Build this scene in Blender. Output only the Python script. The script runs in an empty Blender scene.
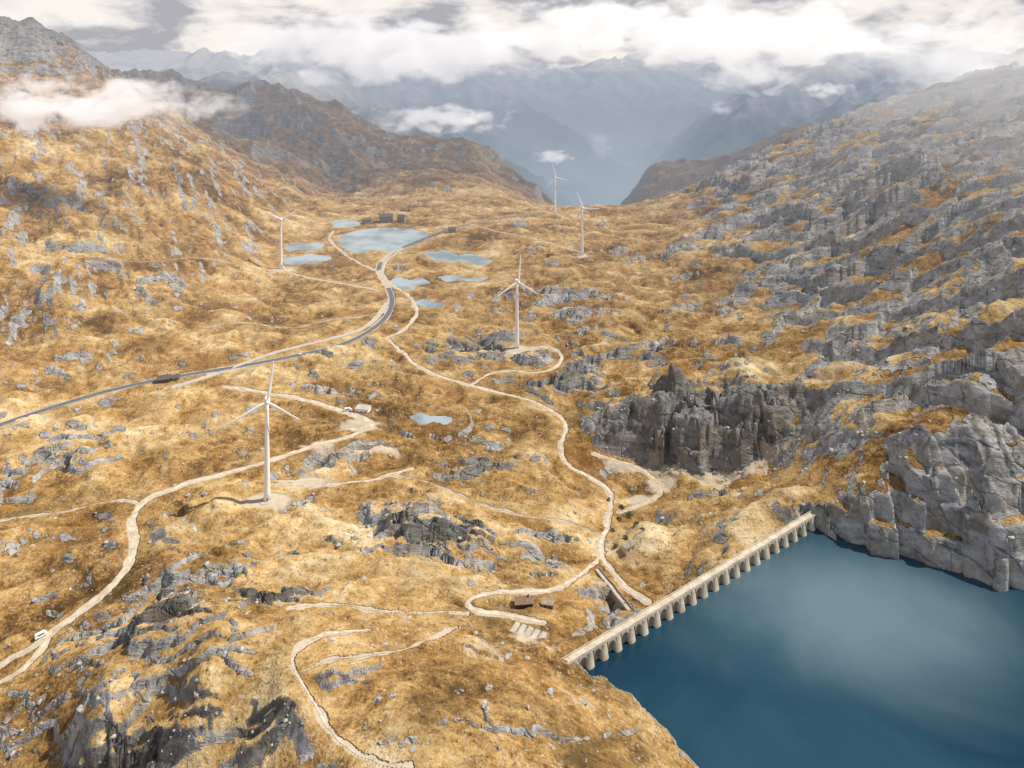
import bpy, bmesh, math, random, time
import numpy as np
from mathutils import Vector, noise as mnoise
T0=time.time()
random.seed(7); rng=np.random.RandomState(11)
C=bpy.context.scene.collection
R=math.radians
# ------------------------------------------------------------------ camera (level, lens shifted down: verticals stay vertical)
F=682.667; CH=360.0; HZ=60.0
cam=bpy.data.cameras.new('camera'); cam.lens=24; cam.sensor_width=36; cam.clip_start=1; cam.clip_end=60000; cam.shift_y=-(384-HZ)/1024
co=bpy.data.objects.new('camera',cam); C.objects.link(co); co.location=(0,0,CH); co.rotation_euler=(R(90),0,0)
bpy.context.scene.camera=co
def ray(px,py): return (px-512)/F, (HZ-py)/F          # dx/dy , dz/dy
def P(px,py,z):
    a,b=ray(px,py); y=(z-CH)/b; return (a*y,y,z)
def Q(px,py,y):
    a,b=ray(px,py); return (a*y,y,CH+b*y)
# ------------------------------------------------------------------ noise
class Noise:
    def __init__(s,seed):
        r=np.random.RandomState(seed); s.p=r.permutation(4096).astype(np.int32)
        a=r.rand(4096)*2*np.pi; s.gx=np.cos(a); s.gy=np.sin(a); s.r=r.rand(4096)
    def h(s,i,j): return s.p[(s.p[i&4095]+j)&4095]
    def __call__(s,x,y):
        i=np.floor(x).astype(np.int32); j=np.floor(y).astype(np.int32); fx=x-i; fy=y-j
        u=fx*fx*fx*(fx*(fx*6-15)+10); v=fy*fy*fy*(fy*(fy*6-15)+10)
        def g(di,dj):
            k=s.h(i+di,j+dj); return s.gx[k]*(fx-di)+s.gy[k]*(fy-dj)
        a=g(0,0); b=g(1,0); c=g(0,1); d=g(1,1)
        return 1.5*((a+(b-a)*u)*(1-v)+(c+(d-c)*u)*v)
    def cell(s,x,y):
        i=np.floor(x).astype(np.int32); j=np.floor(y).astype(np.int32)
        bd=np.full(x.shape,9.0); bx=np.zeros(x.shape); by=np.zeros(x.shape); br=np.zeros(x.shape)
        for di in (-1,0,1):
            for dj in (-1,0,1):
                k=s.h(i+di,j+dj); dx=x-(i+di+s.r[k]); dy=y-(j+dj+s.r[(k*7+13)&4095]); d=dx*dx+dy*dy
                m=d<bd; bd=np.where(m,d,bd); bx=np.where(m,dx,bx); by=np.where(m,dy,by); br=np.where(m,s.r[(k*3+5)&4095],br)
        return bx,by,br
N=[Noise(i) for i in range(8)]
def fbm(x,y,o=4,s=0,g=.5):
    t=0;a=1.0;m=0
    for k in range(o):
        t=t+a*N[(s+k)%8](x+17.3*k,y-9.1*k); m+=a; a*=g; x=x*2.03; y=y*2.03
    return t/m
def billow(x,y,o=4,s=0,g=.5):
    t=0;a=1.0;m=0
    for k in range(o):
        t=t+a*np.abs(N[(s+k)%8](x+17.3*k,y-9.1*k)); m+=a; a*=g; x=x*2.03; y=y*2.03
    return t/m
def ridged(x,y,o=5,s=0):
    t=0;a=1.0;m=0
    for k in range(o):
        n=1-np.abs(N[(s+k)%8](x+7.3*k,y+3.7*k))*1.6; t=t+a*n; m+=a; a*=.5; x=x*2.07; y=y*2.07
    return t/m
def sst(a,b,x):
    t=np.clip((x-a)/(b-a),0,1); return t*t*(3-2*t)
def slab(x,y,sc,s,ax=-.35,ay=-.94,st=1.7,rot=.15,wob=.35):
    c,n=math.cos(rot),math.sin(rot); X=(x*c+y*n)/(sc*st); Y=(-x*n+y*c)/sc
    X=X+wob*fbm(x/sc*1.1,y/sc*1.1,3,s); Y=Y+wob*fbm(x/sc*1.1+50,y/sc*1.1,3,s+1)
    bx,by,br=N[s%8].cell(X,Y)
    return np.clip(.5+(bx*ax+by*ay)*1.1,0,1)*(.25+.95*br)-.3
# ------------------------------------------------------------------ grid
NR,NC=1250,1120
Y0,Y1=180.0,5200.0
qa,qb=Y0**-.5,Y1**-.5
yr=np.linspace(qa,qb,NR)**-2.0
SR=.93
sc_=np.linspace(-SR,SR,NC)
OFF=120.0
GY=np.repeat(yr[:,None],NC,1); GX=sc_[None,:]*(GY+OFF)
DYR=np.gradient(yr)
def rc(x,y):
    r=(qa-np.asarray(y,float)**-.5)/(qa-qb)*(NR-1); c=(np.asarray(x)/(np.asarray(y)+OFF)+SR)/(2*SR)*(NC-1)
    return r,c
def sample(G,x,y):
    r,c=rc(x,y); r=np.clip(r,0,NR-1.001); c=np.clip(c,0,NC-1.001)
    i=r.astype(int); j=c.astype(int); a=r-i; b=c-j
    return (G[i,j]*(1-b)+G[i,j+1]*b)*(1-a)+(G[i+1,j]*(1-b)+G[i+1,j+1]*b)*a
# ------------------------------------------------------------------ macro heights
pz=[(0,430,0),(0,520,-4),(0,600,-6),(0,680,-8),(0,768,-14),(-150,470,8),(-150,620,0),(-150,760,-15),
(100,460,0),(100,560,0),(60,640,-5),(120,600,2),(100,392,0),(180,375,2),(240,367,0),(267,500,2),(300,440,0),(380,420,-2),
(390,310,-3),(340,345,0),(517,348,-3),(281,267,-6),(582,255,4),(380,240,-8),(450,255,-8),(300,250,-10),(460,390,-3),
(420,470,0),(350,530,8),(250,560,14),(480,540,5),(560,430,-5),(640,380,8),(600,330,0),(640,300,2),(500,300,-4),(450,330,-4),
(180,450,3),(180,530,6),(700,300,12),(800,300,50),(900,300,95),(900,200,145),(800,200,85),(700,220,15),(900,380,85),(820,405,50),
(660,400,12),(700,385,22),(760,375,36),(620,455,-14),(660,468,-16),(700,474,-14),(740,472,-8),(785,455,14),
(620,480,-20),(650,492,-22),(750,490,4),(700,520,6),(780,504,26),(650,560,-6),
(620,530,-14),(560,560,4),(600,600,6),(520,600,16),(480,640,36),(540,655,34),(575,668,31),(640,745,29),(600,720,40),(560,768,52),(660,768,31),
(450,768,62),(400,700,60),(450,690,58),(500,700,52),(350,640,46),(250,640,50),(200,650,50),(300,590,30),(190,600,34),(190,634,32),(100,690,26),(150,765,12),(60,760,-2),
(240,768,28),(330,768,50),(290,700,50),(1024,400,108),(1024,300,150),(1024,200,195),(1024,120,260),(900,440,80),(960,430,94),(850,440,58),
(830,490,40),(1160,450,118),(1160,250,190),
(100,300,42),(100,200,120),(100,130,205),(200,300,16),(200,220,66),(200,160,130),(270,230,8),(0,350,30),(0,280,72),(0,200,135),(0,140,212),(0,100,272)]
pq=[(555,214,1600),(0,60,2000),(0,22,2300),(45,32,2300),(80,50,2350),(125,88,2500),(200,132,2200),(270,186,1850),
(150,76,3900),(200,79,3800),(250,84,3700),(290,97,3650),(340,112,3500),(385,136,3200),(430,142,3100),(475,152,2900),(505,168,2800),(535,190,2600),
(430,205,1850),(350,203,1850),(480,206,1800),(400,213,1620),(470,216,1600),(620,212,1700),(600,204,1850),(350,150,2700),(280,130,2900),
(640,203,1850),(700,186,2000),(760,160,2150),(830,130,2250),(900,97,2050),(960,86,1900),(1024,76,1750),(1150,60,1750),
(650,174,3500),(700,164,3500),(740,154,3500),(790,131,3500),(835,121,3600),(900,110,3700)]
pw=[(700,300,0),(600,520,125),(800,430,60),(300,200,-12),(0,190,78),(-200,200,10),(210,380,-8),(300,400,-8),(150,330,0),
(-1150,1100,245),(-950,820,120),(-720,600,25),(-1700,1700,400),
(250,2400,-260),(250,3400,-700),(0,4200,-800),(-3000,5200,180),(-1500,5200,-250),(0,5200,-1000),(1200,5200,-850),(2600,5200,-100),(4500,5200,500),(-4800,5200,500),
(-2200,3100,380),(-3000,3400,550),(2200,2400,480),(3200,3400,600),(1300,2900,-100),(800,2800,-300),(-1300,3100,0),(-600,2400,-90)]
CPT=np.array([P(*a) for a in pz]+[Q(*a) for a in pq]+pw)
def uw(x,y): return np.stack([x/(y+OFF),.55*np.log(y)],-1)
U=uw(CPT[:,0],CPT[:,1])
def ker(A,B): return np.sqrt(((A[:,None,:]-B[None])**2).sum(-1)+.03**2)
n=len(U); K=np.zeros((n+3,n+3)); K[:n,:n]=ker(U,U)-np.eye(n)*.004; Pm=np.c_[np.ones(n),U]; K[:n,n:]=Pm; K[n:,:n]=Pm.T
W=np.linalg.solve(K,np.r_[CPT[:,2],0,0,0])
ST=6
ri=np.unique(np.r_[np.arange(0,NR,ST),NR-1]); ci=np.unique(np.r_[np.arange(0,NC,ST),NC-1])
cx=GX[np.ix_(ri,ci)]; cy=GY[np.ix_(ri,ci)]; q=uw(cx.ravel(),cy.ravel()); cz=np.zeros(len(q))
for k in range(0,len(q),8000): cz[k:k+8000]=ker(q[k:k+8000],U)@W[:n]+np.c_[np.ones(len(q[k:k+8000])),q[k:k+8000]]@W[n:]
cz=cz.reshape(cx.shape)
tmp=np.stack([np.interp(np.arange(NC),ci,cz[i]) for i in range(len(ri))])
MAC=np.stack([np.interp(np.arange(NR),ri,tmp[:,j]) for j in range(NC)],1)
def hit(px,py,G=None):
    G=MAC if G is None else G
    a,b=ray(px,py); ys=np.linspace(Y0**-.5,5100**-.5,2500)**-2.0
    d=sample(G,a*ys,ys)-(CH+b*ys); k=np.argmax(d>=0)
    if d[k]<0: y=ys[-1]
    elif k>0:
        t=d[k-1]/(d[k-1]-d[k]-1e-12); y=ys[k-1]+(ys[k]-ys[k-1])*min(max(t,0),1)
    else: y=ys[0]
    x=a*y; return np.array([x,y,float(sample(G,x,y))])
# ------------------------------------------------------------------ detail
X,Y=GX,GY
def zone(lst):
    Z=np.zeros_like(X)
    for px,py,rx,ry,s in lst:
        c=hit(px,py); rxw=rx*c[1]/F
        y1=hit(px,py-ry)[1]; y2=hit(px,py+ry)[1]; ryw=min(max(abs(y1-y2)/2,6),c[1]*.3)
        Z=np.maximum(Z,s*np.exp(-(((X-c[0])/rxw)**2+((Y-c[1])/ryw)**2)**1.3*.9))
    return Z
rockz=zone([(950,490,120,75,1),(880,520,70,30,.9),(980,300,120,80,.5),(900,190,150,50,.4),(690,430,80,28,.8),(790,412,40,30,.8),(150,755,100,20,.8),(265,728,36,18,.75),
(190,612,60,14,.9),(270,595,45,10,.6),(430,540,50,12,.7),(560,385,60,18,.6),(780,310,110,60,.3),(40,100,70,30,.5),(200,150,80,25,.5),(420,165,130,35,.3),(480,350,60,20,.6),
(480,465,50,12,.6),(500,730,80,16,.2),(390,745,50,14,.3),(640,350,70,20,.5),(720,260,100,25,.4),(90,465,30,10,.4),(320,400,60,10,.35),(160,545,50,8,.5),(560,530,40,12,.5),(1000,420,60,40,.9),(560,300,60,20,.5),(760,180,80,20,.4)])
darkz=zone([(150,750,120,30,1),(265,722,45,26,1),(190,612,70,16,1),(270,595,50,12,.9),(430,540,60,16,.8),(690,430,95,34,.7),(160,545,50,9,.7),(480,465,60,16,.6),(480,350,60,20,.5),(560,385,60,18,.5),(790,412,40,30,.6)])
print('zones',time.time()-T0)
wx=X+14*fbm(X/60,Y/60,3,2); wy=Y+14*fbm(X/60+9,Y/60,3,3)
patch=sst(0.0,.38,fbm(X/150,Y/110,4,4))
far=sst(1850,2600,Y)
left=sst(-400,-620,X)*sst(650,850,Y)
rgt=sst(0,150,X-(120+.13*Y))
M=np.clip(.14+.6*patch+rockz*.9,0,1.4)*(1-.45*left*(1-rockz))*(1-.8*rgt*(1-far))*(1-.5*far)
near=sst(480,330,Y)
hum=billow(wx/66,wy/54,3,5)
D=fbm(X/240,Y/240,3,1)*9*(1-.4*near)+(hum-.27)*19*(1-.6*far)*(1-.2*left)*(1-.5*near)+fbm(X/28,Y/24,3,3)*1.8
D+=slab(wx,wy,62,1)*15*M*np.clip(rockz+.35*patch,0,1.2)*(1-.4*near)
D+=slab(wx,wy,27,2,rot=.35)*8.5*M*(1-.15*near)
D+=slab(X,Y,11,3,st=2.4,rot=-.1)*3.4*(M+.07*(1-rgt)*(1-far))
D+=slab(X,Y,5,5,st=1.5)*1.0*M*sst(1300,700,Y)
rk2=rgt*(1-far)*(.55+.45*np.clip(rockz+patch,0,1))
D+=rk2*(slab(wx,wy,110,4,ax=-.8,ay=-.6,st=1.8,rot=.8,wob=.2)*34)
def saw(u,sharp=.12):
    f=u-np.floor(u); return np.where(f<1-sharp,f/(1-sharp),(1-f)/sharp)
u1=(X*.62+Y*.42+20*fbm(X/90,Y/90,3,1))/56; u2=(X*.24-Y*.70+16*fbm(X/60,Y/60,3,6))/33; u3=(X*.9-Y*.25+9*fbm(X/30,Y/30,3,2))/12
c1=N[2](np.floor(u1)*3.1+.5,np.floor(u1)*0+Y/120); c2=N[4](np.floor(u2)*2.7+.5,X/80)
D-=rk2*(saw(u1,.18)-.5)*(16+16*c1)*(.7+.5*np.clip(rockz,0,1))
D-=rk2*(saw(u2,.2)-.5)*(6+7*c2)*(.5+.9*np.clip(rockz,0,1))
D-=rk2*(saw(u3,.2)-.5)*4.4*np.clip(rockz*1.4-.3,0,1)*sst(1000,600,Y)
D+=fbm(X/9,Y/9,4,6)*.7*(1-.5*rgt)
D+=left*(ridged((X*.8+Y*.6)/95,(Y*.8-X*.6)/300,5,2)-.6)*28+left*slab(wx,wy,34,0,ax=.8,ay=-.5)*7*patch+left*slab(X,Y,13,6,ax=.7,ay=-.6)*1.6
D+=far*((ridged(X/700,Y/700,4,3)-.62)*130+billow(X/190,Y/190,3,2)*34)
D+=rgt*sst(700,1300,Y)*(1-far)*(ridged(X/320,Y/260,3,4)-.6)*34
# the crag: a steep broken face behind a crooked line, falling off again behind it
EL=np.array([P(a,b,z)[:2] for a,b,z in [(560,440,-10),(596,450,-13),(625,459,-15),(665,467,-16),(705,470,-14),(745,464,-8),(785,450,8),(815,436,28)]])
md=(X>20)&(X<340)&(Y>520)&(Y<860); xx=X[md]; yy=Y[md]
_,_,br1=N[3].cell(xx/24+.5*fbm(xx/14,yy/14,3,1),yy/30+.5*fbm(xx/14,yy/14,3,4)); _,_,br2=N[6].cell(xx/9+.4*fbm(xx/6,yy/6,2,1),yy/14)
wob=(br1-.5)*22+(br2-.5)*7+fbm(xx/60,yy/60,2,5)*16
yl=np.interp(xx,EL[:,0],EL[:,1]); s=(yy-yl)+wob; al=sst(EL[0,0]-5,EL[0,0]+120,xx)*sst(EL[-1,0]+15,EL[-1,0]-45,xx)
cr_=al*(13*sst(0,7,s)+11*sst(12,18,s+(br2-.5)*9)+8*sst(24,32,s+(br1-.5)*12))*(1-sst(36,130,s))*(.7+.6*br1)
D[md]+=cr_-al*2*sst(0,-10,s)*sst(-40,-12,s)
crag=np.zeros_like(X); crag[md]=al*sst(-6,0,s)*(1-sst(28,48,s)); scree=np.zeros_like(X); scree[md]=al*sst(-30,-10,s)*(1-sst(-3,2,s))
H=MAC+D
# ------------------------------------------------------------------ features: roads
def cat(pts,n=10):
    p=np.array(pts,float); p=np.vstack([2*p[0]-p[1],p,2*p[-1]-p[-2]]); o=[]
    for i in range(1,len(p)-2):
        for t in np.linspace(0,1,n,endpoint=False):
            o.append(.5*((2*p[i])+(-p[i-1]+p[i+1])*t+(2*p[i-1]-5*p[i]+4*p[i+1]-p[i+2])*t*t+(-p[i-1]+3*p[i]-3*p[i+1]+p[i+2])*t**3))
    o.append(p[-2]); return np.array(o)
def resample(w,st):
    d=np.r_[0,np.cumsum(np.linalg.norm(np.diff(w[:,:2],axis=0),axis=1))]; m=max(int(d[-1]/st),3)
    t=np.linspace(0,d[-1],m); return np.stack([np.interp(t,d,w[:,k]) for k in range(3)],1)
def smooth(w,it):
    for _ in range(it): w[1:-1]=w[1:-1]*.5+(w[:-2]+w[2:])*.25
    return w
roads=[
('mountain_road','asphalt',8.5,[(-40,440),(0,425),(60,405),(120,388),(180,376),(230,368),(290,357),(340,345),(368,332),(386,317),(392,302),(388,287),(379,272),(383,260),(400,249),(425,238),(450,229),(480,222),(510,217),(540,213)]),
('old_road','concrete',6,[(176,386),(215,374),(270,354),(325,340),(360,330),(378,316),(387,303)]),
('service_road','gravel',4.6,[(226,386),(260,392),(300,399),(345,412),(374,424),(352,436),(312,446),(280,458),(230,472),(180,486),(146,500),(131,520),(133,545),(127,570),(95,600),(50,634),(22,654),(-20,676)]),
('valley_track','gravel',3.2,[(386,338),(400,350),(418,366),(445,378),(480,388),(510,395),(542,405),(566,424),(560,446),(568,466),(592,478),(611,492),(608,520),(601,545),(606,566),(634,592),(646,601)]),
('dam_track','gravel',2.6,[(601,556),(580,576),(545,592),(505,592),(468,600),(470,608),(505,614),(545,622)]),
('gravel_track','gravel',3.6,[(404,249),(386,262),(384,277),(396,287),(412,299),(416,316),(402,331),(386,338)]),
('gravel_track','gravel',2.4,[(470,386),(500,371),(540,373),(562,362),(552,347),(524,349)]),
('gravel_track','gravel',3.4,[(283,270),(305,277),(340,283),(378,290)]),
('gravel_track','gravel',3.6,[(380,272),(357,262),(338,250),(330,240),(334,231)]),
('foot_path','gravel',1.4,[(410,768),(372,761),(342,741),(320,714),(301,682),(293,657),(311,639),(342,631),(372,629)]),
('foot_path','dirt',.9,[(290,608),(330,604),(380,611),(440,613),(468,612)]),
('gravel_track','gravel',2.0,[(270,484),(312,486),(372,480),(412,468)]),
('dam_track','dirt',3.0,[(596,454),(626,464),(652,476),(662,490),(648,503),(618,512)]),
('service_road','gravel',3.0,[(50,634),(36,656),(14,678),(-20,690)]),
('gravel_track','gravel',2.6,[(470,224),(500,232),(540,240),(580,252)]),
('foot_path','dirt',.7,[(302,672),(330,660),(400,650),(455,628)]),
('foot_path','dirt',.9,[(0,520),(60,512),(120,500),(140,505)]),
('foot_path','dirt',.9,[(390,475),(430,482),(470,500),(520,515),(560,520),(600,535)]),
('foot_path','dirt',1.2,[(30,262),(80,255),(140,262),(200,258),(262,270)]),
('foot_path','dirt',1.2,[(196,330),(240,322),(290,328),(330,320),(372,315)]),
]
DR=np.full(X.shape,999.0); ZR=np.zeros(X.shape)
def splat(x,y,z,rad,w):
    r,c=rc(x,y); r=float(r); c=float(c); i0=int(np.clip(r,0,NR-1)); dy=DYR[i0]; dx=(y+OFF)*2*SR/(NC-1)
    a=int(rad/dy)+2; b=int(rad/dx)+2; i1=max(int(r)-a,0); i2=min(int(r)+a+1,NR); j1=max(int(c)-b,0); j2=min(int(c)+b+1,NC)
    if i1>=i2 or j1>=j2: return
    d=np.hypot(X[i1:i2,j1:j2]-x,Y[i1:i2,j1:j2]-y)-w; m=d<DR[i1:i2,j1:j2]
    DR[i1:i2,j1:j2][m]=d[m]; ZR[i1:i2,j1:j2][m]=z
rw=[]
for nm,kd,w,pts in roads:
    pp=cat(pts,8); ww=np.array([hit(a,b) for a,b in pp]); ww=resample(ww,3.0); ww=smooth(ww,8)
    if kd in ('gravel','dirt'):
        ww[:,0]+=2.0*fbm(ww[:,0]/25,ww[:,1]/25,2,3); ww[:,1]+=2.0*fbm(ww[:,0]/25+7,ww[:,1]/25,2,3)
    ww=resample(ww,2.0)
    for k in range(len(ww)):
        x,y,z=ww[k]; splat(x,y,z,14+.008*y+w,w/2)
    rw.append((nm,kd,w,ww))
print('roads',time.time()-T0)
turb=[(267,500,24,(8,128,248),.83),(517,348,26,(5,125,245),.86),(281,267,26,(62,182,302),.86),(582,255,22,(-24,96,216),.88),(555,214,20,(-14,106,226),.88)]
tpos=[]
for px,py,yaw,bl,s_ in turb:
    c=hit(px,py); tpos.append(c); splat(c[0],c[1],c[2],26+.008*c[1],8)
DYg=DYR[:,None]*np.ones_like(X)
rin=.9+.8*DYg; k=1-sst(0,1,(DR-rin)/(9+.006*Y)); H=H*(1-k)+ZR*k
rn=fbm(X/5,Y/5,3,2); rn2=fbm(X/22,Y/22,2,6)
roadm=1-sst(0,1,(DR-.1+rn*1.2-2.2*np.clip(rn2,-.3,1))/(1.6+.0012*Y))
# ------------------------------------------------------------------ lakes
def polydist(poly,m):
    x=X[m]; y=Y[m]; d=np.full(x.shape,1e9); ins=np.zeros(x.shape,bool); n=len(poly)
    for i in range(n):
        x1,y1=poly[i]; x2,y2=poly[(i+1)%n]; ex,ey=x2-x1,y2-y1
        t=np.clip(((x-x1)*ex+(y-y1)*ey)/(ex*ex+ey*ey+1e-9),0,1); d=np.minimum(d,np.hypot(x-x1-t*ex,y-y1-t*ey))
        c=((y1>y)!=(y2>y)); ins^=c&(x<(x2-x1)*(y-y1)/(y2-y1+1e-12)+x1)
    return d,ins
lakes=[
[(338,240),(345,234),(360,230),(378,228),(400,228),(420,231),(429,237),(412,245),(392,251),(372,250),(362,253),(347,248)],
[(284,247),(294,243),(307,244),(318,242),(325,245),(316,249),(300,249),(290,251)],
[(283,258),(298,256),(310,254),(322,256),(330,255),(329,260),(304,264),(285,264)],
[(330,222),(345,220),(361,223),(352,227),(336,227)],
[(424,252),(436,252),(445,250),(458,255),(470,254),(492,261),(478,265),(462,261),(450,262),(432,259)],
[(390,281),(398,277),(410,280),(422,278),(430,283),(418,286),(412,290),(398,288)],
[(438,277),(455,275),(468,278),(488,277),(478,281),(458,280),(448,282)],
[(414,302),(424,299),(432,302),(446,304),(436,308),(424,307)],
[(408,417),(420,413),(432,416),(451,418),(448,425),(434,422),(424,424),(416,421)]]
lw=[]; wetm=np.zeros_like(X); st=[]
for L in lakes:
    hs=[hit(a,b)[2] for a,b in L]; zw=float(np.mean(hs)); poly=[P(a,b,zw)[:2] for a,b in L]
    poly=[tuple(v) for v in cat(poly+[poly[0]],6)[:-1]]
    xs=[p[0] for p in poly]; ys=[p[1] for p in poly]
    m=(X>min(xs)-90)&(X<max(xs)+90)&(Y>min(ys)-140)&(Y<max(ys)+140)
    d,ins=polydist(poly,m); dd=np.where(ins,-d,d)+fbm(X[m]/14,Y[m]/14,3,3)*(1.+.0022*Y[m]); st.append((m,dd,zw)); lw.append((poly,zw))
    h=H[m]; kk=1-sst(0,80,dd-4); tgt=zw+.5+np.clip(dd,0,60)*.03; h2=h*(1-kk)+np.minimum(h,tgt)*kk*.8+tgt*kk*.2
    H[m]=np.where(dd>0,np.maximum(h2,np.where(dd<20,zw+.35,-999)),h)
for m,dd,zw in st:
    H[m]=np.where(dd<=0,zw-np.minimum(2.5,.6+.3*-dd),H[m]); wetm[m]=np.maximum(wetm[m],1-sst(0,8,dd))
ZW=21.0
shL=[P(a,b,ZW)[:2] for a,b in [(579,661),(600,674),(615,690),(634,700),(650,719),(668,733),(680,752),(702,770)]]
shR=[P(a,b,ZW)[:2] for a,b in [(1024,592),(1000,587),(975,578),(940,571),(905,560),(880,550),(850,545),(830,534),(806,522)]]
big=shL+[(100,290),(110,60),(1200,60),(1200,400),(700,400),(500,425),(400,432)]+shR
m=(X>-60)&(Y<700); d,ins=polydist(big,m); h=H[m]; xx=X[m]; yy=Y[m]
A=np.array(P(573,656,30)); B=np.array(P(809,515,30)); dv=(B-A)[:2]; DL=np.linalg.norm(dv); dv/=DL; nv=np.array([dv[1],-dv[0]])   # nv points to the water
ss=(xx-A[0])*dv[0]+(yy-A[1])*dv[1]; nn=(xx-A[0])*nv[0]+(yy-A[1])*nv[1]
_,_,brc=N[5].cell(xx/11+.3*fbm(xx/8,yy/8,2,1),yy/26); _,_,brd=N[1].cell(xx/28,yy/40)
nz_=fbm(xx/9,yy/9,3,4)*2.0+(fbm(xx/30,yy/30,2,2)*3+(brc-.5)*9)*(xx>180)
dsh=np.where(ins,-d,d)+nz_
damzone=(ss>2)&(ss<DL-2)&(nn<14)
right=xx>160
fl=np.where(right,.9,.5); floor=ZW+.4+np.minimum(dsh,12)*fl-np.maximum(dsh-12,0)*1.3
out=np.maximum(h,floor)
stp=ZW+1.5+14*sst(0,5,dsh)+14*sst(10,16,dsh+(brd-.5)*12)+14*sst(24,32,dsh+(brc-.5)*14)+.25*dsh+70*sst(36,70,dsh)
out=np.minimum(out,np.where(right,stp,ZW+1.5+dsh*1.3+60*sst(25,60,dsh)))
out=np.where(damzone,h,out)
h2=np.where(dsh>0,out,ZW-np.minimum(22,.8-dsh*.8))
wgt=(1-sst(14,50,-nn))*sst(2,14,ss)*sst(2,14,DL-ss)*(nn<-1)
h2=h2*(1-wgt)+np.minimum(h2,20)*wgt
h2=np.where(damzone&(nn>-1),10,h2)
H[m]=h2
shore=np.zeros_like(X); shore[m]=np.where(right,(1-sst(0,7,np.abs(dsh))),(1-sst(0,3,np.abs(dsh)))*.6)
# ------------------------------------------------------------------ masks
def slope(G):
    gx=np.gradient(G,axis=1)/np.gradient(X,axis=1); gy=(np.gradient(G,axis=0)-gx*np.gradient(X,axis=0))/np.gradient(Y,axis=0); return np.hypot(gx,gy)
def blur(G,n):
    for _ in range(n):
        G=(G+np.roll(G,1,0)+np.roll(G,-1,0))/3; G=(G+np.roll(G,1,1)+np.roll(G,-1,1))/3
    return G
sl=slope(H); sm_=slope(MAC)
nf=fbm(X/14,Y/14,4,1); nf2=fbm(X/45,Y/45,4,3); nf3=fbm(X/110,Y/80,4,5)
m0=np.clip(sl-.45*np.clip(sm_,0,1.2),0,1.5); m1=blur(m0,1); m2_=blur(m0,5); msl=m1*(1-rgt)+m2_*rgt
high=sst(250,400,H)*(X<0)*sst(1500,1900,Y)
rock=sst(.54,.82,msl+.22*nf*(1-.7*rgt)+.36*nf2+.42*np.clip(rockz-.3,0,1)+rgt*(1-far)*(.20+.60*nf3)+.08*far-.03*left+.45*high+.8*crag)
rock=np.maximum(rock,shore)*(1-roadm)
dirtz=zone([(267,500,32,8,.95),(305,480,32,9,.9),(630,466,34,8,.85),(662,484,20,10,.9),(640,500,22,6,.8),(528,634,24,8,.7),(517,352,38,8,.9),(485,655,26,10,.6),(360,425,26,7,.9),(372,447,36,7,.9),(225,370,20,4,.7),(600,590,25,16,.5),(320,445,30,8,.7),(330,555,16,12,.4),(400,240,60,12,.35),(284,269,16,4,.8),(582,256,12,3,.7),(555,215,8,2,.7),(830,370,40,10,.5),(610,540,16,20,.4),(120,360,50,5,.4),(420,620,50,5,.5)])
dirtz=np.maximum(dirtz,scree*.8)
pale=sst(.14,.5,fbm(X/34,Y/22,5,7))*sst(-.2,.3,fbm(X/130,Y/110,3,2))*(1-rgt*.5)
dirt=np.clip(np.maximum(np.maximum(roadm*.95,dirtz*sst(-.5,.3,nf+dirtz*.5)),pale*.55),0,1)
tone=np.clip(.5+.7*fbm(X/190,Y/150,4,6)+.40*nf2+(hum-.27)*.9-.25*far-.14*left,0,1)  # hummock creases toned darker: occlusion-like shade put into the grass colour
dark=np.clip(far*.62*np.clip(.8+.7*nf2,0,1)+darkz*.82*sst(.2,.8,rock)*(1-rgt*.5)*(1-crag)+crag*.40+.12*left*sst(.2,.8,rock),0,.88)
print('fields',time.time()-T0)
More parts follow.
